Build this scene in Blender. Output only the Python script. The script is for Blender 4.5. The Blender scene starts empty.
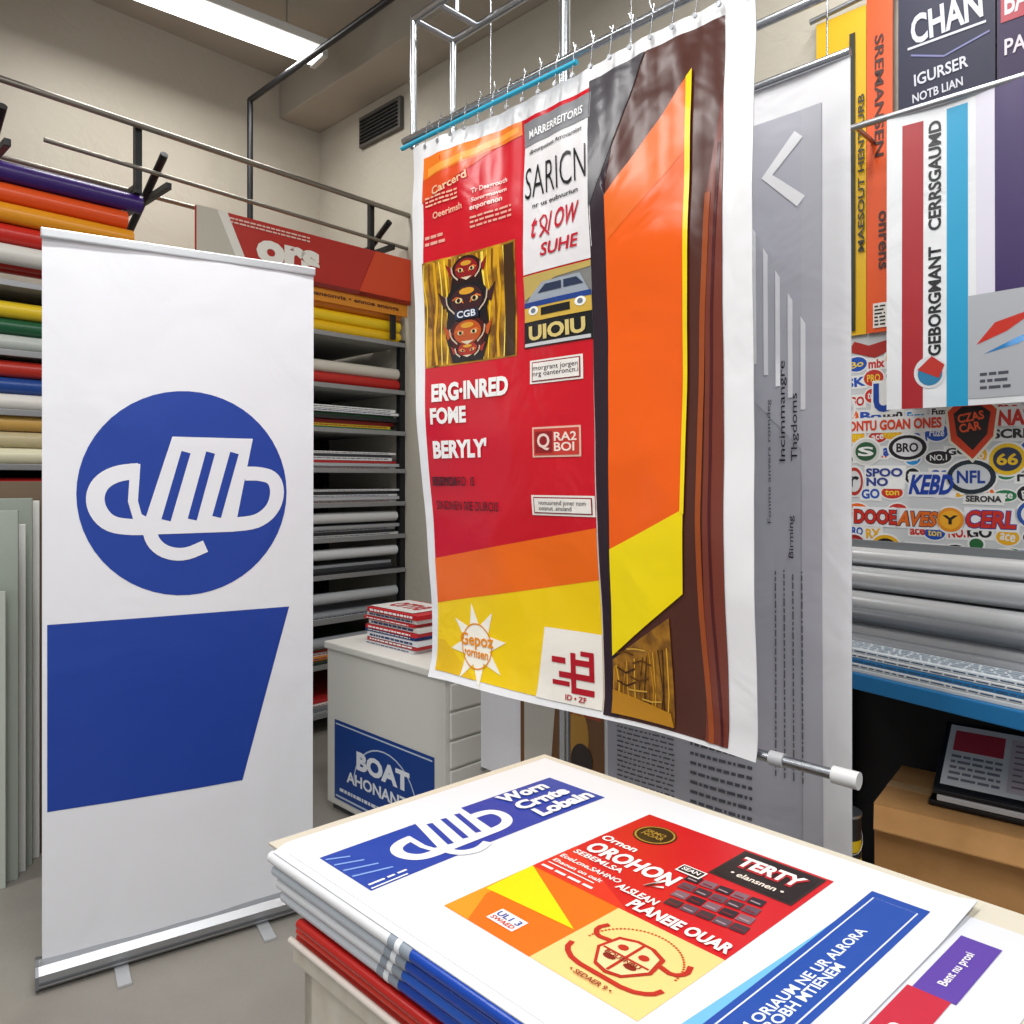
import bpy, bmesh, math, random
from mathutils import Vector as V, noise
random.seed(7)
scene = bpy.context.scene
try:
    scene.view_settings.view_transform = 'Standard'
except Exception:
    pass

# ---------------------------------------------------------------- materials
def lin(h):
    h = h.lstrip('#')
    o = []
    for i in (0, 2, 4):
        c = int(h[i:i+2], 16) / 255
        o.append(c/12.92 if c <= .04045 else ((c+.055)/1.055)**2.4)
    return (*o, 1)
MATS = {}
def mat(h, rough=.5, metal=0, bump=0, bscale=5, emis=0, var=0, vscale=8, h2=None, dist=.05):
    key = (h, rough, metal, bump, bscale, emis, var, vscale, h2, dist)
    if key in MATS: return MATS[key]
    m = bpy.data.materials.new('mat_%s_%d' % (h.strip('#'), len(MATS)))
    m.use_nodes = True
    nt = m.node_tree; b = nt.nodes['Principled BSDF']
    b.inputs['Base Color'].default_value = lin(h)
    b.inputs['Roughness'].default_value = rough
    b.inputs['Metallic'].default_value = metal
    if emis:
        b.inputs['Emission Color'].default_value = lin(h)
        b.inputs['Emission Strength'].default_value = emis
    tc = None
    if bump or var:
        tc = nt.nodes.new('ShaderNodeTexCoord')
    if bump:
        n = nt.nodes.new('ShaderNodeTexNoise'); n.inputs['Scale'].default_value = bscale
        n.inputs['Detail'].default_value = 3; n.inputs['Distortion'].default_value = .8
        bp = nt.nodes.new('ShaderNodeBump'); bp.inputs['Strength'].default_value = bump
        bp.inputs['Distance'].default_value = dist
        nt.links.new(tc.outputs['Object'], n.inputs['Vector'])
        nt.links.new(n.outputs['Fac'], bp.inputs['Height'])
        nt.links.new(bp.outputs['Normal'], b.inputs['Normal'])
    if var:
        n = nt.nodes.new('ShaderNodeTexNoise'); n.inputs['Scale'].default_value = vscale
        n.inputs['Detail'].default_value = 6
        r = nt.nodes.new('ShaderNodeValToRGB')
        r.color_ramp.elements[0].position = .5-var/2; r.color_ramp.elements[1].position = .5+var/2
        r.color_ramp.elements[0].color = lin(h); r.color_ramp.elements[1].color = lin(h2 or h)
        nt.links.new(tc.outputs['Object'], n.inputs['Vector'])
        nt.links.new(n.outputs['Fac'], r.inputs['Fac'])
        nt.links.new(r.outputs['Color'], b.inputs['Base Color'])
    MATS[key] = m
    return m
CHROME = mat('#b6babf', .25, 1)
ALU = mat('#b0b3b7', .38, 1)
BLACKM = mat('#1b1c1f', .4, .3)

# ---------------------------------------------------------------- mesh builder
class B:
    def __init__(s, name):
        s.name = name; s.v = []; s.f = []; s.m = []; s.sm = []; s.mats = []
    def mi(s, m):
        if m not in s.mats: s.mats.append(m)
        return s.mats.index(m)
    def face(s, pts, m, smooth=False):
        n = len(s.v); s.v += [tuple(p) for p in pts]
        s.f.append(tuple(range(n, n+len(pts)))); s.m.append(s.mi(m)); s.sm.append(smooth)
    def faces(s, vs, fs, m, smooth=False):
        n = len(s.v); s.v += [tuple(p) for p in vs]; k = s.mi(m)
        for f in fs:
            s.f.append(tuple(n+i for i in f)); s.m.append(k); s.sm.append(smooth)
    def box(s, o, ax, ay, az, m, ch=0.0):
        o, ax, ay, az = V(o), V(ax), V(ay), V(az)
        if ch <= 0:
            vs = [o, o+ax, o+ax+ay, o+ay, o+az, o+ax+az, o+ax+ay+az, o+ay+az]
            s.faces(vs, [(0,3,2,1),(4,5,6,7),(0,1,5,4),(1,2,6,5),(2,3,7,6),(3,0,4,7)], m)
            return
        bm = bmesh.new()
        vs = [bm.verts.new(p) for p in [o, o+ax, o+ax+ay, o+ay, o+az, o+ax+az, o+ax+ay+az, o+ay+az]]
        for f in [(0,3,2,1),(4,5,6,7),(0,1,5,4),(1,2,6,5),(2,3,7,6),(3,0,4,7)]:
            bm.faces.new([vs[i] for i in f])
        bmesh.ops.bevel(bm, geom=list(bm.edges), offset=ch, segments=2, affect='EDGES', profile=.6)
        bm.verts.index_update()
        s.faces([v.co.copy() for v in bm.verts], [[v.index for v in f.verts] for f in bm.faces], m)
        bm.free()
    def cyl(s, p0, p1, r, m, n=16, caps=True, r1=None, hole=None, endmat=None):
        p0, p1 = V(p0), V(p1); d = (p1-p0).normalized()
        u = d.orthogonal().normalized(); w = d.cross(u); r1 = r if r1 is None else r1
        vs = []
        for i in range(n):
            a = 2*math.pi*i/n; e = u*math.cos(a)+w*math.sin(a)
            vs.append(p0+e*r); vs.append(p1+e*r1)
        s.faces(vs, [(2*i, (2*i+2) % (2*n), (2*i+3) % (2*n), 2*i+1) for i in range(n)], m, True)
        if caps:
            s.face([vs[2*i] for i in range(n)][::-1], endmat or m)
            s.face([vs[2*i+1] for i in range(n)], endmat or m)
            if hole:
                for c, sg in ((p0, -1), (p1, 1)):
                    s.face([c+d*sg*.001+(u*math.cos(2*math.pi*i/n)+w*math.sin(2*math.pi*i/n))*hole for i in range(n)], BLACKM)
    def path(s, pts, r, m, n=8):
        for a, b in zip(pts[:-1], pts[1:]): s.cyl(a, b, r, m, n)
    def prism(s, pts, d, m):
        d = V(d); pts = [V(p) for p in pts]; k = len(pts)
        s.face(pts[::-1], m); s.face([p+d for p in pts], m)
        s.faces(pts+[p+d for p in pts], [(i, (i+1) % k, k+(i+1) % k, k+i) for i in range(k)], m)
    def grid(s, fn, nu, nv, m, smooth=True):
        vs = [fn(i/nu, j/nv) for j in range(nv+1) for i in range(nu+1)]
        s.faces(vs, [(j*(nu+1)+i, j*(nu+1)+i+1, (j+1)*(nu+1)+i+1, (j+1)*(nu+1)+i) for j in range(nv) for i in range(nu)], m, smooth)
    def done(s, parent=None):
        me = bpy.data.meshes.new(s.name); me.from_pydata(s.v, [], s.f)
        for m in s.mats: me.materials.append(m)
        me.polygons.foreach_set('material_index', s.m); me.polygons.foreach_set('use_smooth', s.sm)
        me.update()
        o = bpy.data.objects.new(s.name, me); scene.collection.objects.link(o)
        if parent: o.parent = parent
        return o

# ---------------------------------------------------------------- flat artwork
_tc = {}
def textmesh(txt, bold):
    k = (txt, bold)
    if k in _tc: return _tc[k]
    c = bpy.data.curves.new('t', 'FONT'); c.body = txt; c.resolution_u = 3; c.offset = bold
    c.space_line = .85
    o = bpy.data.objects.new('t', c); scene.collection.objects.link(o)
    dg = bpy.context.evaluated_depsgraph_get(); me = o.evaluated_get(dg).to_mesh()
    vs = [(v.co.x, v.co.y) for v in me.vertices]; fs = [list(p.vertices) for p in me.polygons]
    o.evaluated_get(dg).to_mesh_clear()
    bpy.data.objects.remove(o); bpy.data.curves.remove(c)
    x0 = min(v[0] for v in vs); x1 = max(v[0] for v in vs); y0 = min(v[1] for v in vs); y1 = max(v[1] for v in vs)
    vs = [((x-x0)/(x1-x0)-.5, (y-y0)/(y1-y0)-.5) for x, y in vs]
    _tc[k] = (vs, fs); return _tc[k]

class Art:
    def __init__(s, b, surf, sub=None, **kw):
        s.b = b; s.surf = surf; s.sub = sub; s.kw = dict(rough=.42); s.kw.update(kw)
    def M(s, c): return c if not isinstance(c, str) else mat(c, **s.kw)
    def add(s, vs, fs, c, l):
        m = s.M(c)
        if s.sub:
            bm = bmesh.new(); bv = [bm.verts.new((x, y, 0)) for x, y in vs]
            for f in fs:
                try: bm.faces.new([bv[i] for i in f])
                except Exception: pass
            bmesh.ops.triangulate(bm, faces=list(bm.faces))
            for ax in (0, 1):
                lo = min(v[ax] for v in vs); hi = max(v[ax] for v in vs); st = s.sub[ax]
                k = math.floor(lo/st)+1
                while k*st < hi:
                    co = [0, 0, 0]; co[ax] = k*st; no = [0, 0, 0]; no[ax] = 1
                    bmesh.ops.bisect_plane(bm, geom=list(bm.verts)+list(bm.edges)+list(bm.faces), plane_co=co, plane_no=no)
                    k += 1
            bm.verts.index_update()
            vs = [(v.co.x, v.co.y) for v in bm.verts]; fs = [[v.index for v in f.verts] for f in bm.faces]
            bm.free()
        s.b.faces([s.surf(x, y, l) for x, y in vs], fs, m, bool(s.sub))
    def poly(s, pts, c, l=1):
        ar = sum(pts[i][0]*pts[(i+1) % len(pts)][1]-pts[(i+1) % len(pts)][0]*pts[i][1] for i in range(len(pts)))
        if ar < 0: pts = pts[::-1]
        s.add(pts, [list(range(len(pts)))], c, l)
    def rect(s, x0, y0, x1, y1, c, l=1): s.poly([(x0, y0), (x1, y0), (x1, y1), (x0, y1)], c, l)
    def ell(s, cx, cy, rx, ry, c, l=1, n=28, a0=0):
        s.poly([(cx+rx*math.cos(2*math.pi*i/n+a0), cy+ry*math.sin(2*math.pi*i/n+a0)) for i in range(n)], c, l)
    def star(s, cx, cy, r0, r1, k, c, l=1, a0=0):
        p = [(cx+(r0 if i % 2 else r1)*math.cos(math.pi*i/k+a0), cy+(r0 if i % 2 else r1)*math.sin(math.pi*i/k+a0)) for i in range(2*k)]
        vs = [(cx, cy)]+p
        s.add(vs, [(0, 1+i, 1+(i+1) % (2*k)) for i in range(2*k)], c, l)
    def ring(s, cx, cy, r, w, c, l=1, n=28):
        s.stroke([(cx+r*math.cos(2*math.pi*i/n), cy+r*math.sin(2*math.pi*i/n)) for i in range(n+1)], w, c, l)
    def stroke(s, pts, w, c, l=1, smooth=0):
        for _ in range(smooth):
            q = [pts[0]]
            for a, b in zip(pts[:-1], pts[1:]):
                q += [(a[0]*.75+b[0]*.25, a[1]*.75+b[1]*.25), (a[0]*.25+b[0]*.75, a[1]*.25+b[1]*.75)]
            pts = q+[pts[-1]]
        n = len(pts); L = []; R = []
        for i in range(n):
            a = pts[max(i-1, 0)]; b = pts[min(i+1, n-1)]
            if i in (0, n-1) and pts[0] == pts[-1]:
                a = pts[-2]; b = pts[1]
            dx, dy = b[0]-a[0], b[1]-a[1]; d = math.hypot(dx, dy) or 1
            L.append((pts[i][0]-dy/d*w/2, pts[i][1]+dx/d*w/2)); R.append((pts[i][0]+dy/d*w/2, pts[i][1]-dx/d*w/2))
        s.add(L+R, [(i, n+i, n+i+1, i+1) for i in range(n-1)], c, l)
    def text(s, t, cx, cy, w, h, c, l=2, rot=0, bold=.02, shear=0):
        vs, fs = textmesh(t, bold); cr, sr = math.cos(rot), math.sin(rot)
        o = []
        for x, y in vs:
            x, y = x*w+y*h*shear, y*h
            o.append((cx+x*cr-y*sr, cy+x*sr+y*cr))
        s.add(o, fs, c, l)
    def lines(s, x0, y0, x1, y1, n, c, l=2, rot=False, fill=.45, wl=(.01, .035)):
        for i in range(n):
            if not rot:
                y = y1-(i+.5)*(y1-y0)/n; h = (y1-y0)/n*fill; x = x0
                while x < x1-.004:
                    w = min(random.uniform(*wl), x1-x); s.rect(x, y-h/2, x+w, y+h/2, c, l); x += w+.005
            else:
                x = x0+(i+.5)*(x1-x0)/n; h = (x1-x0)/n*fill; y = y0
                while y < y1-.004:
                    w = min(random.uniform(*wl), y1-y); s.rect(x-h/2, y, x+h/2, y+w, c, l); y += w+.005

def plane(o, x, y, off=0, step=.0008):
    o, x, y = V(o), V(x).normalized(), V(y).normalized(); n = x.cross(y)
    return lambda s, t, l: o+x*s+y*t+n*(off+l*step)
Z = V((0, 0, 1))

def mark(a, cx, cy, k, c, bg, l, rot=0):
    """stylised loop-and-bars logo, drawn in 210-unit wide space"""
    cr, sr = math.cos(rot), math.sin(rot)
    def T(p):
        x, y = (p[0]-185)*k, -(p[1]-493)*k*1.04
        return (cx+x*cr-y*sr, cy+x*sr+y*cr)
    def st(p, w, sm=2, col=c, ll=l): a.stroke([T(q) for q in p], w*k, col, ll, sm)
    # left and right loops
    st([(154, 525), (128, 525), (110, 521), (100, 508), (98, 494), (104, 481), (118, 473), (137, 471)], 16)
    st([(240, 473), (256, 473), (270, 477), (275, 490), (272, 506), (262, 518), (246, 525), (205, 525)], 15)
    st([(134, 464), (131, 512), (150, 524)], 9, 1)
    # slanted body and slots
    a.poly([T(p) for p in [(138, 532.5), (168, 437), (248, 437), (229, 532.5)]], c, l+.5)
    st([(162, 519), (181, 452)], 9, 0, bg, l+1); st([(187, 519), (205, 452)], 9, 0, bg, l+1); st([(211, 517), (229, 452)], 9, 0, bg, l+1)
    # tongue
    st([(146, 526), (150, 541), (162, 551), (180, 554), (200, 546)], 13, 2, c, l+.8)

# ================================================================ ROOM
C = V((-1.3, 5.2, 0)); L = V((.693, .721, 0)); R = V((.716, -.698, 0)); H = 3.98
Nl = V((.721, -.693, 0)); Nr = V((-.698, -.716, 0))
wallm = mat('#c1bbae', .9, 0, .10, 12, 0, .6, 1.3, '#b3ac9d')
ceilm = mat('#b6b0a4', .9, 0, .05, 10, 0, .5, 1.5, '#a69f92')
floorm = mat('#85817b', .5, 0, .06, 20, 0, .6, 3, '#99948c')
for nm, pts, th, m in (
    ('floor', [C-L*8+R*8, C+R*8, C, C-L*8], V((0, 0, -.1)), floorm),
    ('ceiling', [C-L*8+Z*H, C+Z*H, C+R*8+Z*H, C-L*8+R*8+Z*H], V((0, 0, .1)), ceilm),
    ('wall_left', [C-L*8, C, C+Z*H, C-L*8+Z*H], Nl*-.1, wallm),
    ('wall_back', [C, C+R*8, C+R*8+Z*H, C+Z*H], Nr*-.1, wallm)):
    b = B(nm); b.prism(pts, th, m); b.done()
b = B('ceiling_beam')
for k in (0.0, 2.2, 4.4):
    o = C-L*(k+.3)+Z*(H-.26); b.box(o, L*.3, R*8, Z*.26, ceilm, .01)
b.done()
b = B('trim_left'); b.box(C+Nl*.0-L*8, L*8, Nl*.02, Z*.1, mat('#5c5953', .6)); b.done()
b = B('wall_vent')
o = C+R*.5+Z*3.46+Nr*.0
b.box(o, R*.42, Nr*.03, Z*.19, mat('#55524c', .6), .004)
for i in range(7): b.box(o+Z*(.02+.022*i)+R*.02+Nr*.03, R*.38, Nr*.012, Z*.008, BLACKM)
b.done()

# ================================================================ ROLL-UP BANNER
bx = V((.8457, .5336, 0)); bn = V((.5336, -.8457, 0)); bo = V((-1.279, 2.09, 0)); bw = .75
white = '#e6e8ee'; blue = '#0f3a9a'
b = B('roll_up_banner_stand')
def rsurf(s, t, l):
    w = .008*math.sin(math.pi*s/bw)+.004*math.sin(5*s+2.2*t)+.0015*math.sin(31*s+2*math.sin(3*t))*math.exp(-(1.2-abs(t-1.2))*1.6)
    return bo+bx*s+Z*t+bn*(w+l*.0009)
RK = dict(rough=.42, bump=.16, bscale=3.0)
b.grid(lambda u, v: rsurf(u*bw, .06+v*1.99, 0), 40, 70, mat(white, **RK))
b.grid(lambda u, v: rsurf((1-u)*bw, .06+v*1.99, -2), 24, 60, mat('#c0c3c8', .6))
a = Art(b, rsurf, (.03, .08), **RK)
a.ell(.372, 1.336, .291, .303, blue, 1, 56)
mark(a, .376, 1.335, .00288, white, blue, 2)
a.poly([(.012, .470), (.527, .450), (.672, .972), (.012, .980)], blue, 1)
b.box(bo+Z*2.035+bn*.014-bx*.004, bx*(bw+.008), bn*-.028, Z*.026, mat('#c7c9cc', .3, .6), .004)
prof = [(-.044, .010), (-.042, .040), (-.026, .058), (.0, .064), (.026, .058), (.042, .040), (.044, .010), (.034, .0), (-.034, .0)]
b.prism([bo-bx*.008+bn*p[0]+Z*(p[1]+.008) for p in prof], bx*(bw+.016), ALU)
for e in (-.016, bw+.008):
    b.prism([bo+bx*e+bn*p[0]*1.06+Z*(p[1]*1.05+.006) for p in prof], bx*.008, mat('#7c7f84', .4, .5))
b.box(bo-bx*.008+bn*.044+Z*.024, bx*(bw+.016), bn*.003, Z*.006, mat('#66686c', .4, .6))
for s in (.19, .58):
    b.box(bo+bx*(s-.018)-bn*.17+Z*.0, bx*.036, bn*.30, Z*.008, mat('#c4c6c9', .35, .4), .002)
b.cyl(bo+bx*.375-bn*.03+Z*.06, bo+bx*.375-bn*.03+Z*2.04, .009, ALU)
b.done()

# ================================================================ HANGING BANNER (front)
fx = V((.7099, -.7044, 0)); fn = V((-.7044, -.7099, 0)); fo = V((-.269, 2.373, 0)); fw = 1.0974
Z0, Z1 = .79, 2.408
def fsurf(s, t, l):
    u = s/fw
    q = (2.39-t)/1.6
    ss = s+(-.045+.034*q+.085*max(0, q)**3)*(1-u)
    w = .012*math.sin(5.5*s+.9*t)+.006*math.sin(11*s-3*t+1)+.004*math.sin(9*t+3*s)
    top = max(0, (t-1.9)/.49)
    w += top*.0022*math.sin(s*71.4-1.3)                       # gathers under the hooks
    w += .0028*math.sin(17*s+13*t)*(.4+top)+.0016*math.sin(29*t-11*s)*(.4+top)
    w += .035*max(0, (1.02-t)/.23)**2*max(0, 1-u*2.0)          # forward curl of the free corner
    w += .010*max(0, (.86-t)/.07)**2
    tt = t+.006*math.sin(s*9)*max(0, min(1, (1.1-t)/.3))
    return fo+fx*ss+Z*tt+fn*(w+l*.0011)
VK = dict(rough=.25, bump=.30, bscale=3.6, dist=.035)
b = B('hanging_poster_banner')
b.grid(lambda u, v: fsurf(u*fw, Z0+v*(Z1-Z0), 0), 84, 100, mat('#ececee', **VK))
b.grid(lambda u, v: fsurf((1-u)*fw, Z0+v*(Z1-Z0), -2), 54, 80, mat('#c8c8cb', .5))
a = Art(b, fsurf, (.02, .035), **VK)
U = fw
red = '#cb0a22'; orange = '#f25f0a'; yellow = '#f8de06'
PT = 2.358
a.poly([(.031*U, 1.13), (.600*U, 1.245), (.606*U, PT), (.052*U, PT), (.040*U, 1.8)], red, 1)
a.poly([(.046*U, 2.22), (.30*U, 2.31), (.395*U, PT), (.052*U, PT)], '#dd4a18', 2)
a.poly([(.05*U, 2.29), (.39*U, 2.32), (.39*U, PT), (.052*U, PT)], '#ee7a1c', 2.4)
a.poly([(.07*U, 2.295), (.38*U, 2.33), (.38*U, 2.345), (.07*U, 2.32)], '#f4a03a', 3)
a.poly([(.025*U, .812), (.6*U, .808), (.6*U, 1.13), (.031*U, 1.010)], '#f6cf0a', 1.5)
a.poly([(.031*U, 1.005), (.6*U, 1.125), (.6*U, 1.255), (.031*U, 1.138)], '#f06a12', 2)
a.poly([(.40*U, .808), (.6*U, .808), (.6*U, .99), (.43*U, .99)], '#f4eee4', 2.5)
a.poly([(.027*U, .812), (.20*U, .81), (.06*U, .90), (.029*U, .90)], '#ecbe0c', 2)
a.star(.2*U, .905, .055, .118, 8, '#faf5e6', 3, .2)
a.text('Gepoz', .2*U, .915, .14, .045, '#e8900f', 5, .05); a.text('\u2022ornsen', .2*U, .88, .10, .018, '#e8900f', 5)
a.ring(.2*U, .902, .062, .004, '#e8900f', 4)
for r in ((.47, .87, .575, .885), (.51, .905, .575, .92), (.45, .905, .49, .92), (.51, .835, .575, .85), (.45, .85, .5, .862), (.505, .835, .52, .935), (.56, .87, .575, .935), (.535, .93, .575, .942)):
    a.rect(r[0]*U, r[1], r[2]*U, r[3], '#b30f24', 4)
a.text('ID \u2022 ZF', .52*U, .824, .07, .013, '#b30f24', 5)
# figure photograph
pic = mat('#6b4208', .3, 0, .3, 5, 0, .25, 14, '#d9a016')
a.rect(.042*U, 1.715, .37*U, 2.037, pic, 2)
for i in range(17):
    x = (.050+.0185*i)*U; a.stroke([(x, 1.72), (x+.010*math.sin(i*2.1), 1.80), (x+.008, 1.90), (x-.006*math.cos(i), 1.97), (x, 2.03)], .004+.003*(i % 3), ['#efc92e', '#7a4a0a', '#d8a018', '#fbe05a'][i % 4], 3, 1)
a.rect(.33*U, 1.72, .365*U, 2.03, '#3b260e', 3.5)
cx = .20*U
a.poly([(cx-.06, 1.72), (cx+.06, 1.72), (cx+.085, 1.80), (cx+.07, 1.9), (cx+.05, 2.0), (cx-.05, 2.0), (cx-.07, 1.9), (cx-.085, 1.80)], '#1b0d10', 3.7)
for (y, rx, ry, c1, c2) in ((1.985, .058, .045, '#2a0a0c', '#8d1418'), (1.895, .082, .062, '#131117', '#3a1a20'), (1.80, .07, .052, '#4a100c', '#b9501c'), (1.750, .05, .03, '#1c1413', '#a52a1a')):
    a.ell(cx, y, rx, ry, c1, 4, 22); a.ell(cx, y+.006, rx*.74, ry*.68, c2, 5, 20)
    a.ell(cx, y+ry*.5, rx*.35, ry*.16, '#d89a2a', 5.5, 12)
    for sg in (-1, 1):
        a.ell(cx+sg*rx*.36, y+ry*.1, rx*.17, ry*.13, '#e6cf96', 6, 12); a.ell(cx+sg*rx*.36, y+ry*.1, rx*.08, ry*.10, '#111111', 7, 10)
        a.poly([(cx+sg*rx*.8, y+ry*.1), (cx+sg*rx*1.35, y+ry*.7), (cx+sg*rx*1.1, y-ry*.2)], c2, 4)
        a.stroke([(cx+sg*rx*.55, y-ry*.5), (cx+sg*rx*.9, y-ry*.1), (cx+sg*rx*.95, y+ry*.4)], .005, '#c8b49c', 6, 1)
        a.stroke([(cx+sg*rx*.15, y-ry*.05), (cx+sg*rx*.4, y+ry*.3), (cx+sg*rx*.65, y+ry*.15)], .004, '#e07028', 6, 1)
    a.poly([(cx-rx*.35, y-ry*.38), (cx+rx*.35, y-ry*.38), (cx, y-ry*.6)], '#d8c8ac', 6)
a.rect(cx-.045, 1.845, cx+.045, 1.872, '#22283a', 7); a.text('CGB', cx, 1.859, .07, .02, '#dfe4ef', 8)
# white column panel with type
a.rect(.397*U, 1.93, .61*U, 2.345, '#e6e3e4', 2)
a.rect(.397*U, 2.28, .61*U, 2.345, '#85868a', 3)
a.text('MARRERREITORIS', .503*U, 2.308, .19, .022, '#f4f4f4', 5)
a.text('dbourpoinet Arrovarning', .503*U, 2.258, .19, .014, '#333333', 4)
a.text('SARICN', .503*U, 2.175, .215, .085, '#15161c', 4, bold=-.01)
a.text('nr us eubvuriun', .503*U, 2.11, .16, .012, '#333333', 4)
a.text('t', .435*U, 2.05, .02, .055, '#c92036', 4, shear=.2); a.text('I OW', .53*U, 2.055, .10, .052, '#bf1a30', 4, shear=.2); a.text('SUHE', .515*U, 1.985, .125, .034, '#bf1a30', 4, shear=.2)
a.stroke([(.455*U, 2.02), (.48*U, 2.05), (.47*U, 2.08), (.45*U, 2.06), (.485*U, 2.02)], .006, '#bf1a30', 4, 1)
# vehicle photograph
a.rect(.397*U, 1.73, .606*U, 1.925, '#7f7f7c', 2)
a.poly([(.40*U, 1.86), (.5*U, 1.905), (.606*U, 1.91), (.606*U, 1.925), (.397*U, 1.925)], '#bda55c', 3)
a.poly([(.40*U, 1.84), (.42*U, 1.868), (.46*U, 1.90), (.575*U, 1.90), (.6*U, 1.85)], '#9aa3ae', 4)
a.poly([(.445*U, 1.872), (.47*U, 1.892), (.52*U, 1.892), (.52*U, 1.872)], '#26344f', 5); a.poly([(.527*U, 1.872), (.527*U, 1.892), (.565*U, 1.892), (.585*U, 1.872)], '#26344f', 5)
a.rect(.4*U, 1.80, .606*U, 1.842, '#d2ad48', 4.5); a.rect(.4*U, 1.838, .606*U, 1.852, '#1c3f86', 5)
for cxx in (.43, .575): a.ell(cxx*U, 1.828, .018, .012, '#f4f4ee', 5.5, 14); a.ell(cxx*U, 1.828, .009, .007, '#6f7a88', 6, 12)
a.rect(.455*U, 1.812, .545*U, 1.832, '#15161a', 5.5)
a.rect(.397*U, 1.73, .606*U, 1.80, '#17191d', 3)
a.text('UIOIU', .5*U, 1.768, .19, .04, '#d8c27a', 5, 0, .04)
a.rect(.4*U, 1.733, .6*U, 1.742, '#c8cacc', 4)
# type on red
a.text('Carcerd', .15*U, 2.255, .14, .024, '#f5c6a0', 4, .15); a.lines(.06*U, 2.20, .18*U, 2.235, 3, '#f0b79c', 4)
a.text('Oeerimsh', .14*U, 2.175, .12, .02, '#f0b79c', 4, .05); a.text('Tr Deagrooth', .285*U, 2.208, .13, .018, '#f3dcd2', 4); a.text('Sororgnovem', .285*U, 2.182, .13, .016, '#f3dcd2', 4); a.text('enporenon', .275*U, 2.158, .12, .015, '#f3dcd2', 4)
a.lines(.22*U, 2.10, .36*U, 2.14, 3, '#e8a898', 3); a.lines(.055*U, 2.08, .13*U, 2.12, 2, '#e8a898', 3)
a.text('ERG\u00b7INRED', .205*U, 1.637, .305, .055, '#f4f1ee', 4, bold=.045); a.text('FOME', .125*U, 1.567, .145, .050, '#f4f1ee', 4, bold=.045)
a.text("BERYLY'", .165*U, 1.467, .225, .055, '#f4f1ee', 4, bold=.045)
a.rect(.045*U, 1.358, .145*U, 1.385, '#8f0a1c', 2); a.text('IESEMOARD  IS', .135*U, 1.371, .18, .026, '#1c070c', 5, 0, .0); a.text('SINDNEN 00E DUROIS', .180*U, 1.30, .27, .026, '#1c070c', 5, 0, .0)
for y0, y1, t in ((1.632, 1.695, 'morgrant jorgen\nnrg oanteroncn.i'), (1.282, 1.335, 'nonuurend joner nom\nonsnut .ensiand')):
    x0, x1 = (.415, .575) if y0 > 1.5 else (.415, .60)
    a.rect(x0*U, y0, x1*U, y1, '#ece7e0', 3); a.rect((x0+.007)*U, y0+.005, (x1-.007)*U, y1-.005, '#8f1a1c', 4); a.rect((x0+.01)*U, y0+.008, (x1-.01)*U, y1-.008, '#ece7e0', 5)
    a.text(t, (x0+x1)/2*U, (y0+y1)/2, .15, (y1-y0)*.5, '#33202a', 6, bold=0)
a.rect(.425*U, 1.435, .565*U, 1.515, '#eab9a8', 3); a.rect(.43*U, 1.44, .56*U, 1.51, '#c5382f', 4)
a.rect(.435*U, 1.447, .485*U, 1.503, '#8f1a22', 5); a.text('Q', .46*U, 1.475, .04, .045, '#efd0c4', 6); a.text('RA2\nBOI', .522*U, 1.475, .07, .05, '#f3dcd0', 5)
# brown column
a.rect(.603*U, .80, .9375*U, PT+.015, '#4f2820', 1)
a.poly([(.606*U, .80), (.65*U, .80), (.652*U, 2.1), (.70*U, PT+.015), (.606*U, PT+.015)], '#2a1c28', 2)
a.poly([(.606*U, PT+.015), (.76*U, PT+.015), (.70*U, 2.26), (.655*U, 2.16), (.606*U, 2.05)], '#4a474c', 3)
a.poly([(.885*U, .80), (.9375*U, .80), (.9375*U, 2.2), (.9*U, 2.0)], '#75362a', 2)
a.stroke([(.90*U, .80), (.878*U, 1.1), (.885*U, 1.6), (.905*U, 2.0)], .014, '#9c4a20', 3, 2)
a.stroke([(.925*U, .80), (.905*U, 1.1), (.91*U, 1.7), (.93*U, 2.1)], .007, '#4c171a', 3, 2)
a.poly([(.652*U, 2.069), (.866*U, 2.285), (.846*U, 1.305), (.638*U, 1.205)], orange, 4)
a.poly([(.652*U, 2.069), (.866*U, 2.285), (.864*U, 2.12), (.655*U, 1.96)], '#ee6c22', 4.6)
a.poly([(.855*U, 2.274), (.868*U, 2.288), (.848*U, 1.30), (.838*U, 1.30)], '#f4d814', 6)
a.poly([(.638*U, 1.205), (.846*U, 1.31), (.8385*U, 1.12), (.632*U, .944)], yellow, 5)
a.poly([(.632*U, .935), (.8*U, 1.06), (.81*U, .81), (.632*U, .81)], mat('#6a420f', .3, 0, .3, 5, 0, .3, 30, '#a8741f'), 4)
for i in range(18):
    x = (.638+.009*i)*U; a.stroke([(x, .82), (x+random.uniform(-.01, .01), .88), (x+random.uniform(-.01, .01), .92+.004*i)], random.uniform(.002, .005), random.choice(['#d9a232', '#3e2408', '#c78a1c', '#8a5a18']), 5)
for i in range(9):
    y = .84+.016*i; x = random.uniform(.64, .74)*U; a.stroke([(x, y), (x+.03, y+random.uniform(-.01, .012)), (x+.06, y+.004)], .004, random.choice(['#3e2408', '#c99a3a', '#5a3408']), 6)
a.poly([(.632*U, .81), (.81*U, .81), (.80*U, .84), (.632*U, .865)], '#b57d1c', 7)
b.done()

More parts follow.
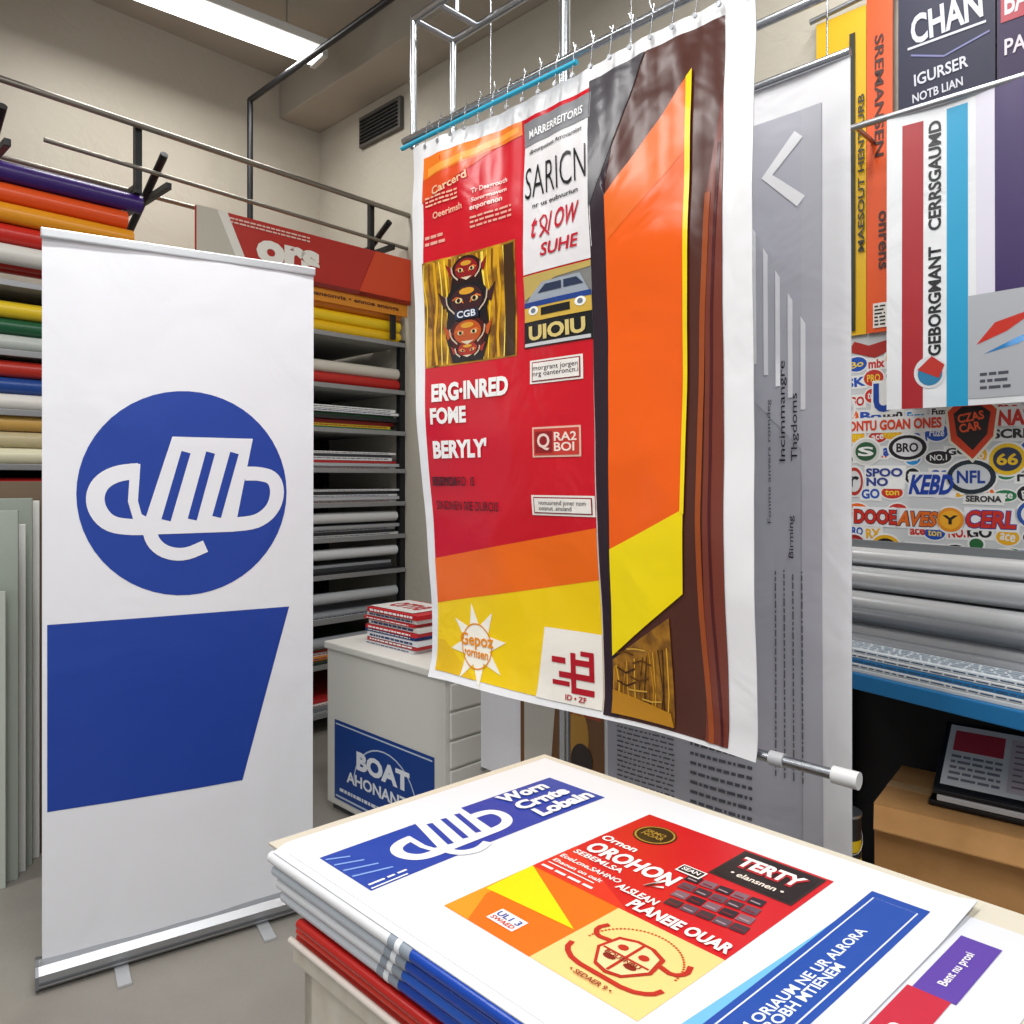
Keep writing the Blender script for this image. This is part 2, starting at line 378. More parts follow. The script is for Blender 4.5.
# hanging rail, hooks, frame
b = B('hanging_rail_frame')
def fp(s, z, d=0): return fo+fx*s+Z*z+fn*d
b.cyl(fp(-.12, 2.46, -.01), fp(1.3, 2.46, -.01), .011, CHROME)
b.cyl(fp(-.10, 2.425, .012), fp(.62, 2.425, .012), .007, mat('#2aa7c9', .35))
b.cyl(fp(-.12, 2.87, -.05), fp(1.5, 2.87, -.05), .013, CHROME)
b.cyl(fp(-.12, 2.87, -.22), fp(1.5, 2.87, -.22), .013, CHROME)
b.cyl(fp(-.12, 2.46, -.22), fp(1.5, 2.46, -.22), .011, CHROME)
for s in (-.12, 1.45):
    for d in (-.05, -.22): b.cyl(fp(s, 2.45, d), fp(s, 2.88, d), .011, CHROME)
    b.cyl(fp(s, 2.87, -.05), fp(s, 2.87, -.22), .011, CHROME); b.cyl(fp(s, 2.46, -.01), fp(s, 2.46, -.22), .009, CHROME)
b.cyl((.148, 2.15, .012), (.148, 2.15, H), .016, CHROME); b.cyl((.148, 2.15, 0), (.148, 2.15, .02), .12, CHROME, 28)
b.cyl((.148, 2.15, H-.02), (.148, 2.15, H), .06, CHROME)
for s in (0, 1.3): b.cyl(fp(s, 2.87, -.13), fp(s, H, -.13), .008, CHROME)
for s in (0, 1.3): b.cyl(fp(s, 2.87, -.05), fp(s, 2.87, -.22), .011, CHROME)
for i in range(19):
    s = .02+.0587*i
    b.path([fp(s, 2.395, .014), fp(s+.008, 2.45, .016), fp(s+.0, 2.478, .0), fp(s-.018, 2.482, -.018), fp(s-.026, 2.495+.006*(i % 3), -.02)], .0014, CHROME, 6)
    b.cyl(fp(s, 2.395, .012), fp(s, 2.395, .018), .006, ALU, 10)
b.done()
b = B('banner_weight_rod')
b.cyl(fp(.06, .797, -.02), fp(fw+.17, .797, -.02), .011, CHROME, 20)
b.cyl(fp(fw+.15, .797, -.02), fp(fw+.20, .797, -.02), .017, mat('#dcdcdc', .35), 20)
b.cyl(fp(fw+.02, .797, -.02), fp(fw+.05, .797, -.02), .015, mat('#b9babd', .35), 20)
b.done()

# ================================================================ SECOND BANNER (grey)
gx = V((.7102, -.704, 0)); gn = V((-.704, -.7102, 0)); go = V((-.097, 2.567, 0)); gw = 1.203
G0, G1 = .42, 2.33
def gsurf(s, t, l):
    w = .012*math.sin(4*s+.5*t)+.004*math.sin(9*s+2*t)+.003*math.sin(21*s+3*t)
    return go+gx*s+Z*t+gn*(w+l*.0011)
b = B('hanging_text_banner')
GK = dict(rough=.38, bump=.25, bscale=4)
b.grid(lambda u, v: gsurf(u*gw, G0+v*(G1-G0), 0), 50, 60, mat('#f2f2f5', **GK))
b.grid(lambda u, v: gsurf((1-u)*gw, G0+v*(G1-G0), -2), 40, 60, mat('#cfcfd3', .5))
a = Art(b, gsurf, (.04, .08), **GK)
g = gw
a.rect(.44*g, G0, .945*g, 2.245, '#b2b2bc', 1)
a.poly([(.44*g, 2.245), (.945*g, 2.245), (.945*g, 1.4), (.44*g, 2.0)], '#bdbdc7', 2)
a.rect(.905*g, G0, .945*g, 2.245, '#c0c0c9', 2.5)
a.stroke([(.90*g, 2.19), (.835*g, 2.11), (.905*g, 2.03)], .028, '#f6f6f8', 4)
for i in range(5):
    x = (.80+.026*i)*g; a.poly([(x, 1.66-.03*i), (x+.012, 1.66-.03*i), (x+.012, 1.98-.06*i), (x, 2.0-.06*i)], '#f0f0f4', 4)
a.text('Incimmangre', .868*g, 1.54, .24, .020, '#1c1c22', 5, math.pi/2, .0); a.text('Thgdoms', .893*g, 1.50, .16, .020, '#1c1c22', 5, math.pi/2, .0)
a.text('Birming', .885*g, 1.24, .10, .016, '#1c1c22', 5, math.pi/2, 0)
a.lines(.84*g, .66, .915*g, 1.16, 4, '#62626a', 5, True, .16, (.006, .02))
a.text('Fonme anvers romdeg', .838*g, 1.42, .30, .012, '#505058', 5, math.pi/2, 0)
a.rect(.155*g, .43, .43*g, .76, '#7a4e1e', 2)
a.poly([(.17*g, .45), (.26*g, .45), (.28*g, .74), (.17*g, .74)], '#d4cfc2', 3); a.ell(.34*g, .62, .05, .09, '#c8922f', 3); a.ell(.36*g, .55, .04, .05, '#2c1a12', 4); a.rect(.29*g, .68, .42*g, .75, '#b5451f', 3)
a.lines(.30*g, .45, .41*g, .52, 4, '#e0b860', 5)
for blk in ((.47, .50, .62, .80), (.66, .45, .80, 1.0)):
    a.lines(blk[0]*g, blk[1], blk[2]*g, blk[3], 22, '#54545e', 3, False, .32, (.006, .022))
b.cyl(gsurf(-.03, 2.335, 0), gsurf(gw+.0, 2.335, 0), .010, CHROME)
for s in (.05, .6, 1.15):
    b.cyl(gsurf(s, 2.33, 0), gsurf(s, H, 0), .002, CHROME, 6)
b.done()

# ================================================================ TABLE + POSTERS
ah = V((.7153, -.6988, 0)); bh = V((.7563, .6542, 0)); to = V((-.369, 1.21, 0))
def tp(x, y, z): return to+ah*x+bh*y+Z*z
b = B('display_table')
tabm = mat('#d6cfc2', .5, 0, 0, 5, 0, .4, 30, '#cac2b3')
b.box(tp(.045, -.0, .635), ah*1.0, bh*.62, Z*.03, tabm, .004)
b.box(tp(.06, .012, .50), ah*.97, bh*.02, Z*.135, tabm); b.box(tp(.06, .588, .50), ah*.97, bh*.02, Z*.135, tabm)
b.box(tp(.06, .012, .0), ah*.02, bh*.596, Z*.635, tabm); b.box(tp(1.01, .012, .0), ah*.02, bh*.596, Z*.635, tabm)
b.box(tp(.08, .012, .02), ah*.93, bh*.015, Z*.48, tabm); b.box(tp(.08, .3, .12), ah*.93, bh*.29, Z*.02, tabm)
b.done()
b = B('poster_stack')
wp = mat('#dfe1e6', .42, bump=.12, bscale=3); cream = mat('#d0c9b8', .55)
for i in range(3):
    redm = mat(['#c72417', '#d62e1c', '#b81d18'][i], .3)
    b.box(tp(.05+.01*i, .012-.006*i, .666+.016*i), ah*(.80-.02*i), bh*(.55), Z*.0145, redm, .003)
    b.cyl(tp(.05+.01*i, .010-.006*i, .6735+.016*i), tp(.85-.01*i, .010-.006*i, .6735+.016*i), .0073, redm, 12)
b.cyl(tp(.05, -.006, .674), tp(.50, -.006, .674), .005, mat('#d8cfc6', .4), 12)
bl = mat('#0e43a8', .25); gr = mat('#8f98a4', .25)
for i in range(4):
    z = .716+.0185*i; x0 = .02-.008*i; yy = .004-.003*i
    b.box(tp(x0, yy, z), ah*.80, bh*.572, Z*.0165, mat('#d0d3d8', .5), .003)
    r = .0092; zc = z+r
    b.cyl(tp(x0-.004, yy, zc), tp(.27+.012*i, yy, zc), r, mat(['#c4c9d0', '#dcdee2', '#b6bdc6', '#e4e5e8'][i], .32), 14, hole=.004)
    b.cyl(tp(.27+.012*i, yy, zc), tp(.315+.012*i, yy, zc), r*1.08, gr, 14)
    b.cyl(tp(.285+.012*i, yy, zc), tp(.295+.012*i, yy, zc), r*1.12, mat('#e8eaee', .25), 14)
    b.cyl(tp(.315+.012*i, yy, zc), tp(.80, yy, zc), r, bl if i != 1 else mat('#1f5bc0', .28), 14)
b.box(tp(-.03, .0, .7895), ah*.95, bh*.607, Z*.0045, cream, .001)
b.box(tp(.03, .002, .7942), ah*.865, bh*.545, Z*.002, mat('#d6d8e0', .45))
a = Art(b, plane(tp(0, 0, .7963), ah, bh))
a.rect(.795, .34, .84, .49, '#56389a', 1); a.rect(.79, .0, .835, .34, '#b81a34', 1); a.text('Bent nu prosi', .818, .41, .09, .013, '#e6e2f0', 2, math.pi/2)
a.text('O2', .815, .24, .05, .022, '#f0e2e6', 2, math.pi/2)
def tsurf(x, y, l):
    z = .800-.010*max(0, (0.02-y)/.03)**2 + .002*math.sin(x*7)*math.sin(y*6)
    z += .006*max(0, (x-.74)/.046)**2*max(0, (y-.45)/.13)
    return tp(x, y, z+l*.0005)
b.grid(lambda u, v: tsurf(u*.786, -.008+v*.586, 0), 36, 30, wp)
b.grid(lambda u, v: tsurf((1-u)*.786, -.008+v*.586, -3), 36, 30, mat('#d0d2d8', .5))
a = Art(b, tsurf, (.05, .05), rough=.36, bump=.12, bscale=3)
W, Hh = .786, .578
tb = '#0e3c9e'
a.rect(.105*W, .04*Hh, .275*W, .875*Hh, tb, 1)
mark(a, .19*W, .375*Hh, .00118, '#e6e8ee', tb, 2, math.pi/2)
a.stroke([(.27*W, .045*Hh), (.27*W, .15*Hh)], .003, '#eceef2', 2); a.lines(.25*W, .05*Hh, .262*W, .16*Hh, 1, '#eceef2', 2, True)
for i in range(4): a.stroke([((.12+.03*i)*W, .045*Hh), ((.14+.03*i)*W, (.10+.015*i)*Hh)], .004, '#7ea0dc', 2)
for t, y, w, dx in (('Worn', .135, .11, .715), ('Crnte', .188, .12, .725), ('Lobain', .24, .13, .745)):
    a.text(t, y*W, dx*Hh, w, .034, '#e6e8ee', 5, math.pi/2, .05, .15)
# red block
rd = '#c20f1a'
a.rect(.40*W, .40*Hh, .80*W, .87*Hh, rd, 1)
a.poly([(.40*W, .40*Hh), (.62*W, .40*Hh), (.40*W, .56*Hh)], '#d02c1c', 1.5)
a.ell(.472*W, .765*Hh, .034, .034, '#2c1b0c', 2, 26); a.ring(.472*W, .765*Hh, .030, .003, '#a88234', 3); a.text('SRMO\nNOAR', .472*W, .765*Hh, .040, .022, '#a88234', 3)
a.text('Ornon', .450*W, .655*Hh, .065, .018, '#eeeae6', 3, 0, .03)
a.text('OROHON', .515*W, .59*Hh, .155, .036, '#eeeae6', 3, 0, .04); a.text('SEBEMLSA', .470*W, .537*Hh, .09, .013, '#eeeae6', 3)
a.text('EoeLcne,SAHNO', .478*W, .492*Hh, .11, .013, '#eeeae6', 3); a.text('Ehaoun on oalt', .468*W, .462*Hh, .09, .009, '#eeeae6', 3); a.rect(.41*W, .440*Hh, .52*W, .444*Hh, '#eeeae6', 3); a.lines(.41*W, .41*Hh, .53*W, .43*Hh, 1, '#eeeae6', 3)
a.rect(.63*W, .69*Hh, .79*W, .86*Hh, '#2c1d1a', 2); a.rect(.637*W, .70*Hh, .783*W, .85*Hh, '#1e1211', 3)
a.text('TERTY', .71*W, .795*Hh, .1, .036, '#b01620', 4, 0, .10); a.text('TERTY', .708*W, .80*Hh, .095, .032, '#f4f0ec', 5, 0, .04)
a.text('\u2022 elansnen \u2022', .71*W, .73*Hh, .08, .014, '#e9dccf', 5)
for i in range(5):
    for j in range(4):
        x = (.640+.029*i-.008*j)*W; y = (.490+.042*j+.004*i)*Hh
        a.poly([(x, y), (x+.021, y+.002), (x+.019, y+.0205), (x-.001, y+.018)], ['#3a2a32', '#241c26', '#5a4450', '#7a5a64'][(i*2+j*3) % 4], 3)
        a.rect(x+.003, y+.005, x+.017, y+.008, ['#7a1a24', '#a08a90'][(i+j) % 2], 4)
a.rect(.585*W, .640*Hh, .635*W, .680*Hh, '#f0ece8', 4); a.rect(.588*W, .645*Hh, .632*W, .675*Hh, '#1e1211', 5); a.text('SEAN', .61*W, .66*Hh, .028, .010, '#f0ece8', 6)
a.text('ALSLEAN', .595*W, .475*Hh, .065, .016, '#eeeae6', 5, 0, .03); a.stroke([(.600*W, .575*Hh), (.585*W, .52*Hh), (.612*W, .545*Hh)], .005, '#eeeae6', 5)
a.text('PLANEIE OUAR', .70*W, .435*Hh, .15, .024, '#eeeae6', 5, 0, .04)
# orange + cream blocks
a.rect(.40*W, .12*Hh, .60*W, .40*Hh, '#ea6a0c', 1)
a.poly([(.40*W, .40*Hh), (.42*W, .22*Hh), (.46*W, .12*Hh), (.40*W, .12*Hh)], '#ee921a', 1.5)
a.poly([(.40*W, .40*Hh), (.405*W, .24*Hh), (.595*W, .26*Hh)], '#f4d406', 2)
a.rect(.475*W, .155*Hh, .535*W, .205*Hh, '#ece8e4', 3); a.text('UL1 3', .505*W, .187*Hh, .04, .011, '#25479c', 4); a.text('SWAED', .505*W, .167*Hh, .04, .008, '#c62a2a', 4)
a.rect(.60*W, .12*Hh, .80*W, .40*Hh, '#ecc880', 1)
for i in range(40):
    an = math.pi*(.05+1.0*i/40)*1.0-.1; a.rect(.70*W+.062*math.cos(an), .262*Hh+.062*math.sin(an), .70*W+.062*math.cos(an)+.003, .262*Hh+.062*math.sin(an)+.003, '#b84a1c', 2)
cx, cy = .70*W, .25*Hh; dr = '#b02418'
a.poly([(cx-.040, cy+.0), (cx-.034, cy+.034), (cx-.012, cy+.044), (cx+.012, cy+.044), (cx+.034, cy+.034), (cx+.040, cy), (cx+.02, cy-.03), (cx, cy-.036), (cx-.02, cy-.03)], dr, 3)
a.poly([(cx-.035, cy+.0), (cx-.029, cy+.029), (cx-.01, cy+.038), (cx+.01, cy+.038), (cx+.029, cy+.029), (cx+.035, cy), (cx+.018, cy-.026), (cx, cy-.031), (cx-.018, cy-.026)], '#e8ce98', 4)
a.rect(cx-.002, cy-.03, cx+.002, cy+.038, dr, 5); a.rect(cx-.033, cy+.002, cx+.033, cy+.005, dr, 5)
for sg in (-1, 1):
    a.stroke([(cx+sg*.036, cy+.02), (cx+sg*.056, cy+.016), (cx+sg*.066, cy+.03), (cx+sg*.060, cy+.046)], .007, dr, 3, 1)
    a.ell(cx+sg*.015, cy+.018, .007, .006, dr, 5, 10); a.ell(cx+sg*.015, cy-.008, .009, .005, '#7a1810', 5, 10)
    a.stroke([(cx, cy-.043), (cx+sg*.04, cy-.043), (cx+sg*.062, cy-.03), (cx+sg*.066, cy-.015)], .007, dr, 3, 1)
a.text('BOUSNBU', cx, cy-.002, .05, .007, '#8a1d14', 6)
a.text('\u2022 SEDAER 9 \u2022', cx, cy-.058, .06, .008, '#8a1d14', 5)
# blue side band
a.rect(.86*W, .0, .955*W, .89*Hh, '#0d459e', 1)
a.poly([(.835*W, .0), (.86*W, .0), (.86*W, .70*Hh)], '#6ab2da', 1); a.rect(.86*W, .0, .90*W, .12*Hh, '#2680c0', 1.5)
a.stroke([(.872*W, .02*Hh), (.872*W, .86*Hh), (.943*W, .86*Hh), (.943*W, .02*Hh)], .002, '#cfdaf0', 2)
a.text('PRSSCOM ORIAUM NE UR ALRORA\nWNBDORROBH MTIENEM', .912*W, .40*Hh, .36, .028, '#e0e8f6', 2, math.pi/2, .02)
b.done()

# ================================================================ DRAWER CABINET
cf = V((-.236, 2.7, 0)); cl = V((-.716, .698, 0)); ci = V((.70, .714, 0))
b = B('drawer_cabinet')
cab = mat('#dad9d3', .5)
b.box(cf+Z*.03, cl*.755, ci*.5, Z*.64, cab, .006); b.box(cf-cl*.01-ci*.01+Z*.67, cl*.775, ci*.52, Z*.03, mat('#e0dfd9', .45), .006)
b.box(cf+cl*.02+ci*.02, cl*.72, ci*.46, Z*.03, mat('#45464a', .6))
for i in range(6):
    b.box(cf+ci*.02+Z*(.05+.102*i)-cl*.0, ci*.46, cl*-.012, Z*.092, mat('#e2e1dc', .45), .004)
    b.box(cf+ci*.16+Z*(.11+.102*i)-cl*.012, ci*.16, cl*-.012, Z*.012, ALU, .003)
ps = plane(cf+cl*.755, -cl, Z, .0015)
a = Art(b, ps)
a.rect(.06, .06, .70, .385, '#123f8c', 1)
a.stroke([(.40+.2*math.cos(t), .16+.17*math.sin(t)) for t in [math.pi*i/16 for i in range(17)]], .006, '#bfcce2', 2)
a.rect(.07, .07, .69, .078, '#bfcce2', 2); a.rect(.07, .367, .69, .373, '#bfcce2', 2)
a.text('BOAT', .39, .255, .34, .075, '#e6ebf4', 3, 0, .05); a.text('AHONANTJIO', .40, .165, .50, .06, '#e6ebf4', 3, 0, .03); a.lines(.1, .09, .66, .12, 1, '#dfe5ef', 3)
b.done()
b = B('magazine_stack')
mo = cf+cl*.62+ci*.09+Z*.7
z = 0
for i, c in enumerate(['#d8d8da', '#c51e27', '#dcdee2', '#1d4690', '#cc2630', '#e2e0da', '#c51e27', '#e4e4e4', '#c51e27']):
    h = .013+.004*(i % 3)
    b.box(mo+Z*z-cl*(.0+.012*(i % 3))+ci*.008*(i % 2), cl*-.33, ci*.24, Z*(h-.002), mat(c, .4), .002)
    aa = Art(b, plane(mo+Z*z-cl*(.0+.012*(i % 3))+ci*.008*(i % 2), -cl, Z, .0006)); aa.lines(.02, .003, .3, h-.004, 1, '#2c3c6c' if c[1] in 'de' else '#ffffff', 1, False, .6)
    z += h
aa = Art(b, plane(mo+Z*(z-.001), -cl, ci, .0006)); aa.rect(.02, .02, .30, .22, '#e0dfdc', 1); aa.text('orne', .16, .12, .2, .1, '#b81c24', 2)
b.done()

# ================================================================ ROLL RACK (left wall)
F = V((-.615, 4.54, 0)); Ni = V((-.721, .693, 0))
def rp(r, d, z): return F-L*r+Ni*d+Z*z
b = B('roll_storage_rack')
steel = mat('#232427', .5, .4); shelf = mat('#a2a29e', .5)
levels = [.10, .36, .60, .84, 1.04, 1.23, 1.42, 1.64, 1.88, 2.16]
for z in levels:
    b.box(rp(.02, .02, z), -L*3.3, Ni*.85, Z*.015, shelf, .002)
    b.box(rp(.02, .0, z-.005), -L*3.3, Ni*.02, Z*.025, mat('#9a9b9e', .4, .5), .002)
for r in (.0, 1.34, 3.3):
    for d in (.02, .84): b.box(rp(r, d, 0), -L*.04, Ni*.04, Z*2.62 if d > .5 else Z*2.2, steel, .002)
b.box(rp(.0, .90, .05), -L*3.34, Ni*.015, Z*2.3, mat('#1a1a1d', .8))
b.done()

b = B('vinyl_roll_stock')
def roll(r0, r1, d, z, rad, c):
    b.cyl(rp(r0, d, z), rp(r1, d, z), rad, mat(c, .3), 14, hole=rad*.5)
topc = ['#331a66', '#dd501c', '#df921c', '#c0261c', '#d4d2cc']
for i, c in enumerate(topc):
    zz = 2.625-.083*i
    for k in range(3): roll(1.50+.02*((i*7+k*3) % 4), 3.28, .05+.085*k+.012*(i % 2), zz, .041, c if k == 0 else random.choice(topc))
pal = ['#e2e2de', '#d8d4cc', '#c6c8ca', '#b5272a', '#dcb21c', '#1b5c3e', '#20468e', '#dbdbdc', '#222226', '#c8bb94', '#d8701c', '#e8e8e8']
near = {1.88: ['#b3b9b4', '#1a5435', '#dcbc28'], 1.64: ['#d9d6d0', '#20468e', '#b83024'], 1.42: ['#dad5b8', '#c8bb94', '#d0a558'], 1.23: ['#d4d4d6', '#a81d21'], 1.04: ['#cacac8', '#761818'], .84: ['#dcdcda', '#1b5c3e'], .60: ['#d2d2d2', '#aeb2b6', '#cac6bc'], .36: ['#dcdcda', '#20468e', '#c4c4c4'], .10: ['#c4c4c4', '#b5272a', '#e0e0e0']}
for z, cols in near.items():
    for i, c in enumerate(cols):
        rad = .034
        for k in range(4): roll(1.42, 3.24-.03*(k % 2), .055+.08*k+.01*(i % 2), z+.018+rad+i*.068, rad, c if k == 0 else random.choice(pal))
farr = {2.16: ['#e4b818', '#ecc820', '#dd861c'], 1.88: ['#b01e1a', '#c8c2b6']}
for z, cols in farr.items():
    for i, c in enumerate(cols):
        for k in range(4): roll(.03+.02*(k % 2), 1.32, .06+.08*k, z+.018+.034+i*.066, .034, c)
flat = {1.64: ['#1f5c3c', '#d4b422', '#b5272a', '#1f1f24', '#2a6642', '#dcdcdc', '#e4e4e4'], 1.42: ['#e0e0e2', '#a9acb0', '#b5272a', '#e8e8e8', '#30343c', '#dedede'], 1.23: ['#e6e6e6', '#b5b5b8', '#d8d8da', '#3a3a40', '#dadadc'], 1.04: ['#cacac8', '#24262c', '#e4e4e4', '#9a9ca0'],
        .84: ['#1c1c20', '#2a2c31', '#9a9da2'], .60: ['#d4d4d4', '#9ca0a6'], .36: ['#233630', '#dc8420', '#d8d8d8', '#a81e1c', '#20603f'], .10: ['#cacac8', '#7a7c80', '#e0e0e0', '#b5272a']}
for z, cols in flat.items():
    zz = z+.016
    for i, c in enumerate(cols):
        h = random.uniform(.010, .022); e = random.uniform(0, .05)
        b.box(rp(.03+random.uniform(0, .05), .03+e, zz), -L*(1.22+random.uniform(0, .06)), Ni*.7, Z*h, mat(c, .4), .002)
        if c[1] in 'cde':
            aa = Art(b, plane(rp(1.2, .03+e, zz), L, Z, .001)); aa.lines(.55, h*.25, 1.1, h*.8, 1, random.choice(['#5a6070', '#a32024', '#1c3f80']), 1)
        zz += h+.0015
for z, c in ((.60, '#b9bcc0'), (.36, '#9ea2a8'), (1.04, '#d4d4d4'), (.84, '#d8dadc')):
    roll(.05, 1.30, .06, z+.125, .03, c)
b.done()

b = B('shop_sign_board')
so = rp(1.28, -.035, 2.40)
b.box(so, L*1.27, Ni*.02, Z*.265, mat('#b0231b', .4), .002)
a = Art(b, plane(so, L, Z, .001))
a.poly([(0, 0), (.22, 0), (.10, .265), (0, .265)], '#bab5a8', 2); a.poly([(.22, 0), (.27, 0), (.15, .265), (.10, .265)], '#dedad2', 2)
a.text('ors', .48, .118, .36, .12, '#e8e4dc', 3, 0, .06); a.poly([(.9, 0), (1.27, 0), (1.27, .265), (1.02, .265)], '#cf421c', 2)
a.lines(.16, .215, .6, .25, 2, '#e0bcb0', 3); a.rect(0, -.0, 1.27, .022, '#7a150f', 2)
b.box(rp(1.32, -.02, 2.33), L*1.3, Ni*.01, Z*.07, mat('#d0821c', .4)); 
a = Art(b, plane(rp(1.32, -.02, 2.33), L, Z, .001)); a.text('oonthobansonvia \u2022 ennoe ananga', .86, .035, .75, .03, '#4a0f06', 2)
for s in (.1, 1.15): b.box(rp(1.28-s, -.015, 2.19), L*.03, Ni*.02, Z*.22, steel)
b.done()

b = B('overhead_pipe_rails')
pipe = mat('#8b877f', .35, .9)
b.cyl(rp(.0, -.02, 2.93), rp(4.2, -.02, 3.0), .014, pipe); b.cyl(rp(.0, .35, 2.78), rp(4.2, .35, 2.80), .012, pipe); b.cyl(rp(.0, .0, 2.74), rp(1.9, .0, 2.78), .010, pipe)
for r in (.15, 1.42, 2.05, 3.3):
    b.box(rp(r, -.04, 2.70), L*.025, Ni*1.0, Z*.03, BLACKM, .003); b.path([rp(r, .5, 2.55), rp(r, -.02, 2.86)], .018, BLACKM)
    b.box(rp(r+.12, .0, 2.66), L*.03, Ni*.03, Z*.30, BLACKM, .002); b.box(rp(r+.12, .0, 2.68), L*.022, Ni*.95, Z*.02, BLACKM)
b.done()
b = B('conduit_pipe')
q = V((-1.535, 4.5, 3.6))
b.path([V((-1.535, 4.5, 2.82)), q, q+R*2.4], .017, BLACKM, 10); b.cyl(q+R*2.4, q+R*2.4+Z*(H-3.6), .017, BLACKM)
b.cyl((-1.535, 4.5, 2.80), (-1.535, 4.5, 2.84), .035, BLACKM)
b.done()

# ================================================================ UPRIGHT BOARDS (far left)
b = B('upright_board_stack')
for i, (x, y, hgt, c, th) in enumerate(((-1.712, 2.60, 1.00, '#c2c8be', .016), (-1.708, 2.66, 1.27, '#a4aca2', .02), (-1.715, 2.71, 1.22, '#dededa', .012), (-1.722, 2.76, 1.31, '#98a096', .02), (-1.728, 2.81, 1.30, '#e2e2de', .014), (-1.742, 2.86, 1.37, '#6f5c48', .03), (-1.757, 2.91, 1.33, '#b6b8b0', .014))):
    b.box(V((x, y, 0)), V((.42, -.9, 0))*th, V((-.60, -.30, 0)), Z*hgt, mat(c, .55), .002)
b.box(V((-1.98, 2.90, 0)), V((.008, .016, 0)), V((-.30, -.16, 0)), Z*1.43, mat('#4f9a34', .5), .002)
b.done()

# ================================================================ RIGHT WALL: banners, stickers
def wp_(w, z, o=0): return C+R*w+Z*z+Nr*o
b = B('sticker_display_board')
b.box(wp_(3.0, 1.02), R*1.6, Nr*.02, Z*.88, mat('#cfd2d4', .5), .003)
a = Art(b, plane(wp_(0, 0, .021), R, Z))
fillc = ['#cc2c1e', '#1c4fb0', '#1b1b20', '#ecb01c', '#ec681c', '#1f7a4a', '#2290d8', '#c8302a', '#1c4fb0']
ft = ['RX', 'Bo', 'NO.1', 'ace', 'SK', 'ton', 'GO', 'Fuze', 'PRO', 'mix']
k = 0
for iz in range(12):
    for iw in range(19):
        k += 1
        w = 3.20+.066*iw+random.uniform(-.014, .014); z = 1.065+.066*iz+random.uniform(-.012, .012)
        if random.random() < .08: continue
        lb = .1+.07*(k % 4)
        c = random.choice(fillc); rx = random.uniform(.024, .040); ry = random.uniform(.018, .029)
        if random.random() < .55:
            a.ell(w, z, rx+.005, ry+.005, '#ececea', lb, 16); a.ell(w, z, rx, ry, c, lb+.3, 16)
            a.text(random.choice(ft), w, z, rx*1.3, ry*.9, random.choice(['#ececea', '#f0d03a', '#ececea']), lb+.45, random.uniform(-.2, .2), .02)
        else:
            a.rect(w-rx-.005, z-ry*.7-.004, w+rx+.005, z+ry*.7+.004, '#ececea', lb)
            a.text(random.choice(ft), w, z, rx*1.9, ry*1.2, c, lb+.4, random.uniform(-.08, .08), .04)
def badge(w, z, rx, ry, c1, c2, t, tc='#f0f0ee', a0=0):
    a.ell(w, z, rx+.006, ry+.006, '#eeeeec', 1, 22); a.ell(w, z, rx, ry, c1, 2, 22)
    if c2: a.ell(w, z, rx*.78, ry*.75, c2, 3, 22)
    if t: a.text(t, w, z, rx*1.15, ry*.75, tc, 4, a0, .03)
def word(w, z, ww, hh, t, c, bg='#eeeeec', sh=0, oc=None):
    a.poly([(w-ww/2-.01, z-hh/2-.008), (w+ww/2+.006, z-hh/2-.010), (w+ww/2+.012, z+hh/2+.008), (w-ww/2-.004, z+hh/2+.01)], bg, 1)
    if oc: a.text(t, w, z, ww*1.03, hh*1.1, oc, 2, 0, .08, sh)
    a.text(t, w, z, ww, hh, c, 3, 0, .04, sh)
a.poly([(3.51, 1.83), (3.60, 1.80), (3.67, 1.83), (3.65, 1.86), (3.58, 1.845), (3.53, 1.865)], '#a8221c', 2)
word(3.63, 1.66, .07, .10, 'U', '#1642a0'); badge(3.50, 1.63, .03, .04, '#e0e0e0', '#2a4fa8', '')
word(3.66, 1.565, .30, .036, 'ONTU GOAN ONES', '#dc4016')
badge(3.57, 1.475, .046, .044, '#d8d8d4', '#2a5a3a', 'S'); badge(3.705, 1.485, .06, .042, '#1b1b20', '#e1e1e4', 'BRO', '#1b1b20')
a.poly([(3.82, 1.60), (3.855, 1.635), (3.90, 1.648), (3.945, 1.635), (3.975, 1.60), (3.965, 1.51), (3.90, 1.43), (3.83, 1.50)], '#ecead6', 4); a.poly([(3.828, 1.598), (3.858, 1.628), (3.90, 1.64), (3.94, 1.628), (3.967, 1.598), (3.957, 1.513), (3.90, 1.442), (3.838, 1.503)], '#d4401c', 5)
a.poly([(3.845, 1.59), (3.87, 1.612), (3.925, 1.612), (3.95, 1.59), (3.94, 1.52), (3.90, 1.47), (3.855, 1.52)], '#1c1312', 5.5); a.text('CZAS\nCAR', 3.897, 1.562, .075, .06, '#ec5a2a', 6, .15, .03)
badge(3.995, 1.44, .05, .05, '#ecc01a', '#2b3550', '66', '#ecc01a'); badge(3.895, 1.385, .07, .055, '#1b2a35', '#ccd0d4', 'NFL', '#183c90')
word(3.63, 1.385, .12, .062, 'SPOO\nNO', '#30408a'); word(3.78, 1.36, .13, .066, 'KEBD', '#163ea0', '#eeeef0', .2); badge(3.53, 1.37, .03, .05, '#b83326', '#d8d8d8', 'r', '#222222')
word(3.60, 1.247, .14, .05, 'DOOE', '#cc2c1c', '#eeeef0', 0, '#222a4a'); word(3.735, 1.245, .12, .05, 'AVES', '#e06a1a', '#eeeef0', .2, '#2a3050'); badge(3.835, 1.245, .04, .04, '#e8901f', '#f4ae28', 'Y', '#1a1a1a')
word(3.95, 1.25, .14, .056, 'CERL', '#cc2c1c', '#eeeef0', .1, '#1d3a9a'); word(3.93, 1.315, .10, .02, 'SERONA', '#333333')
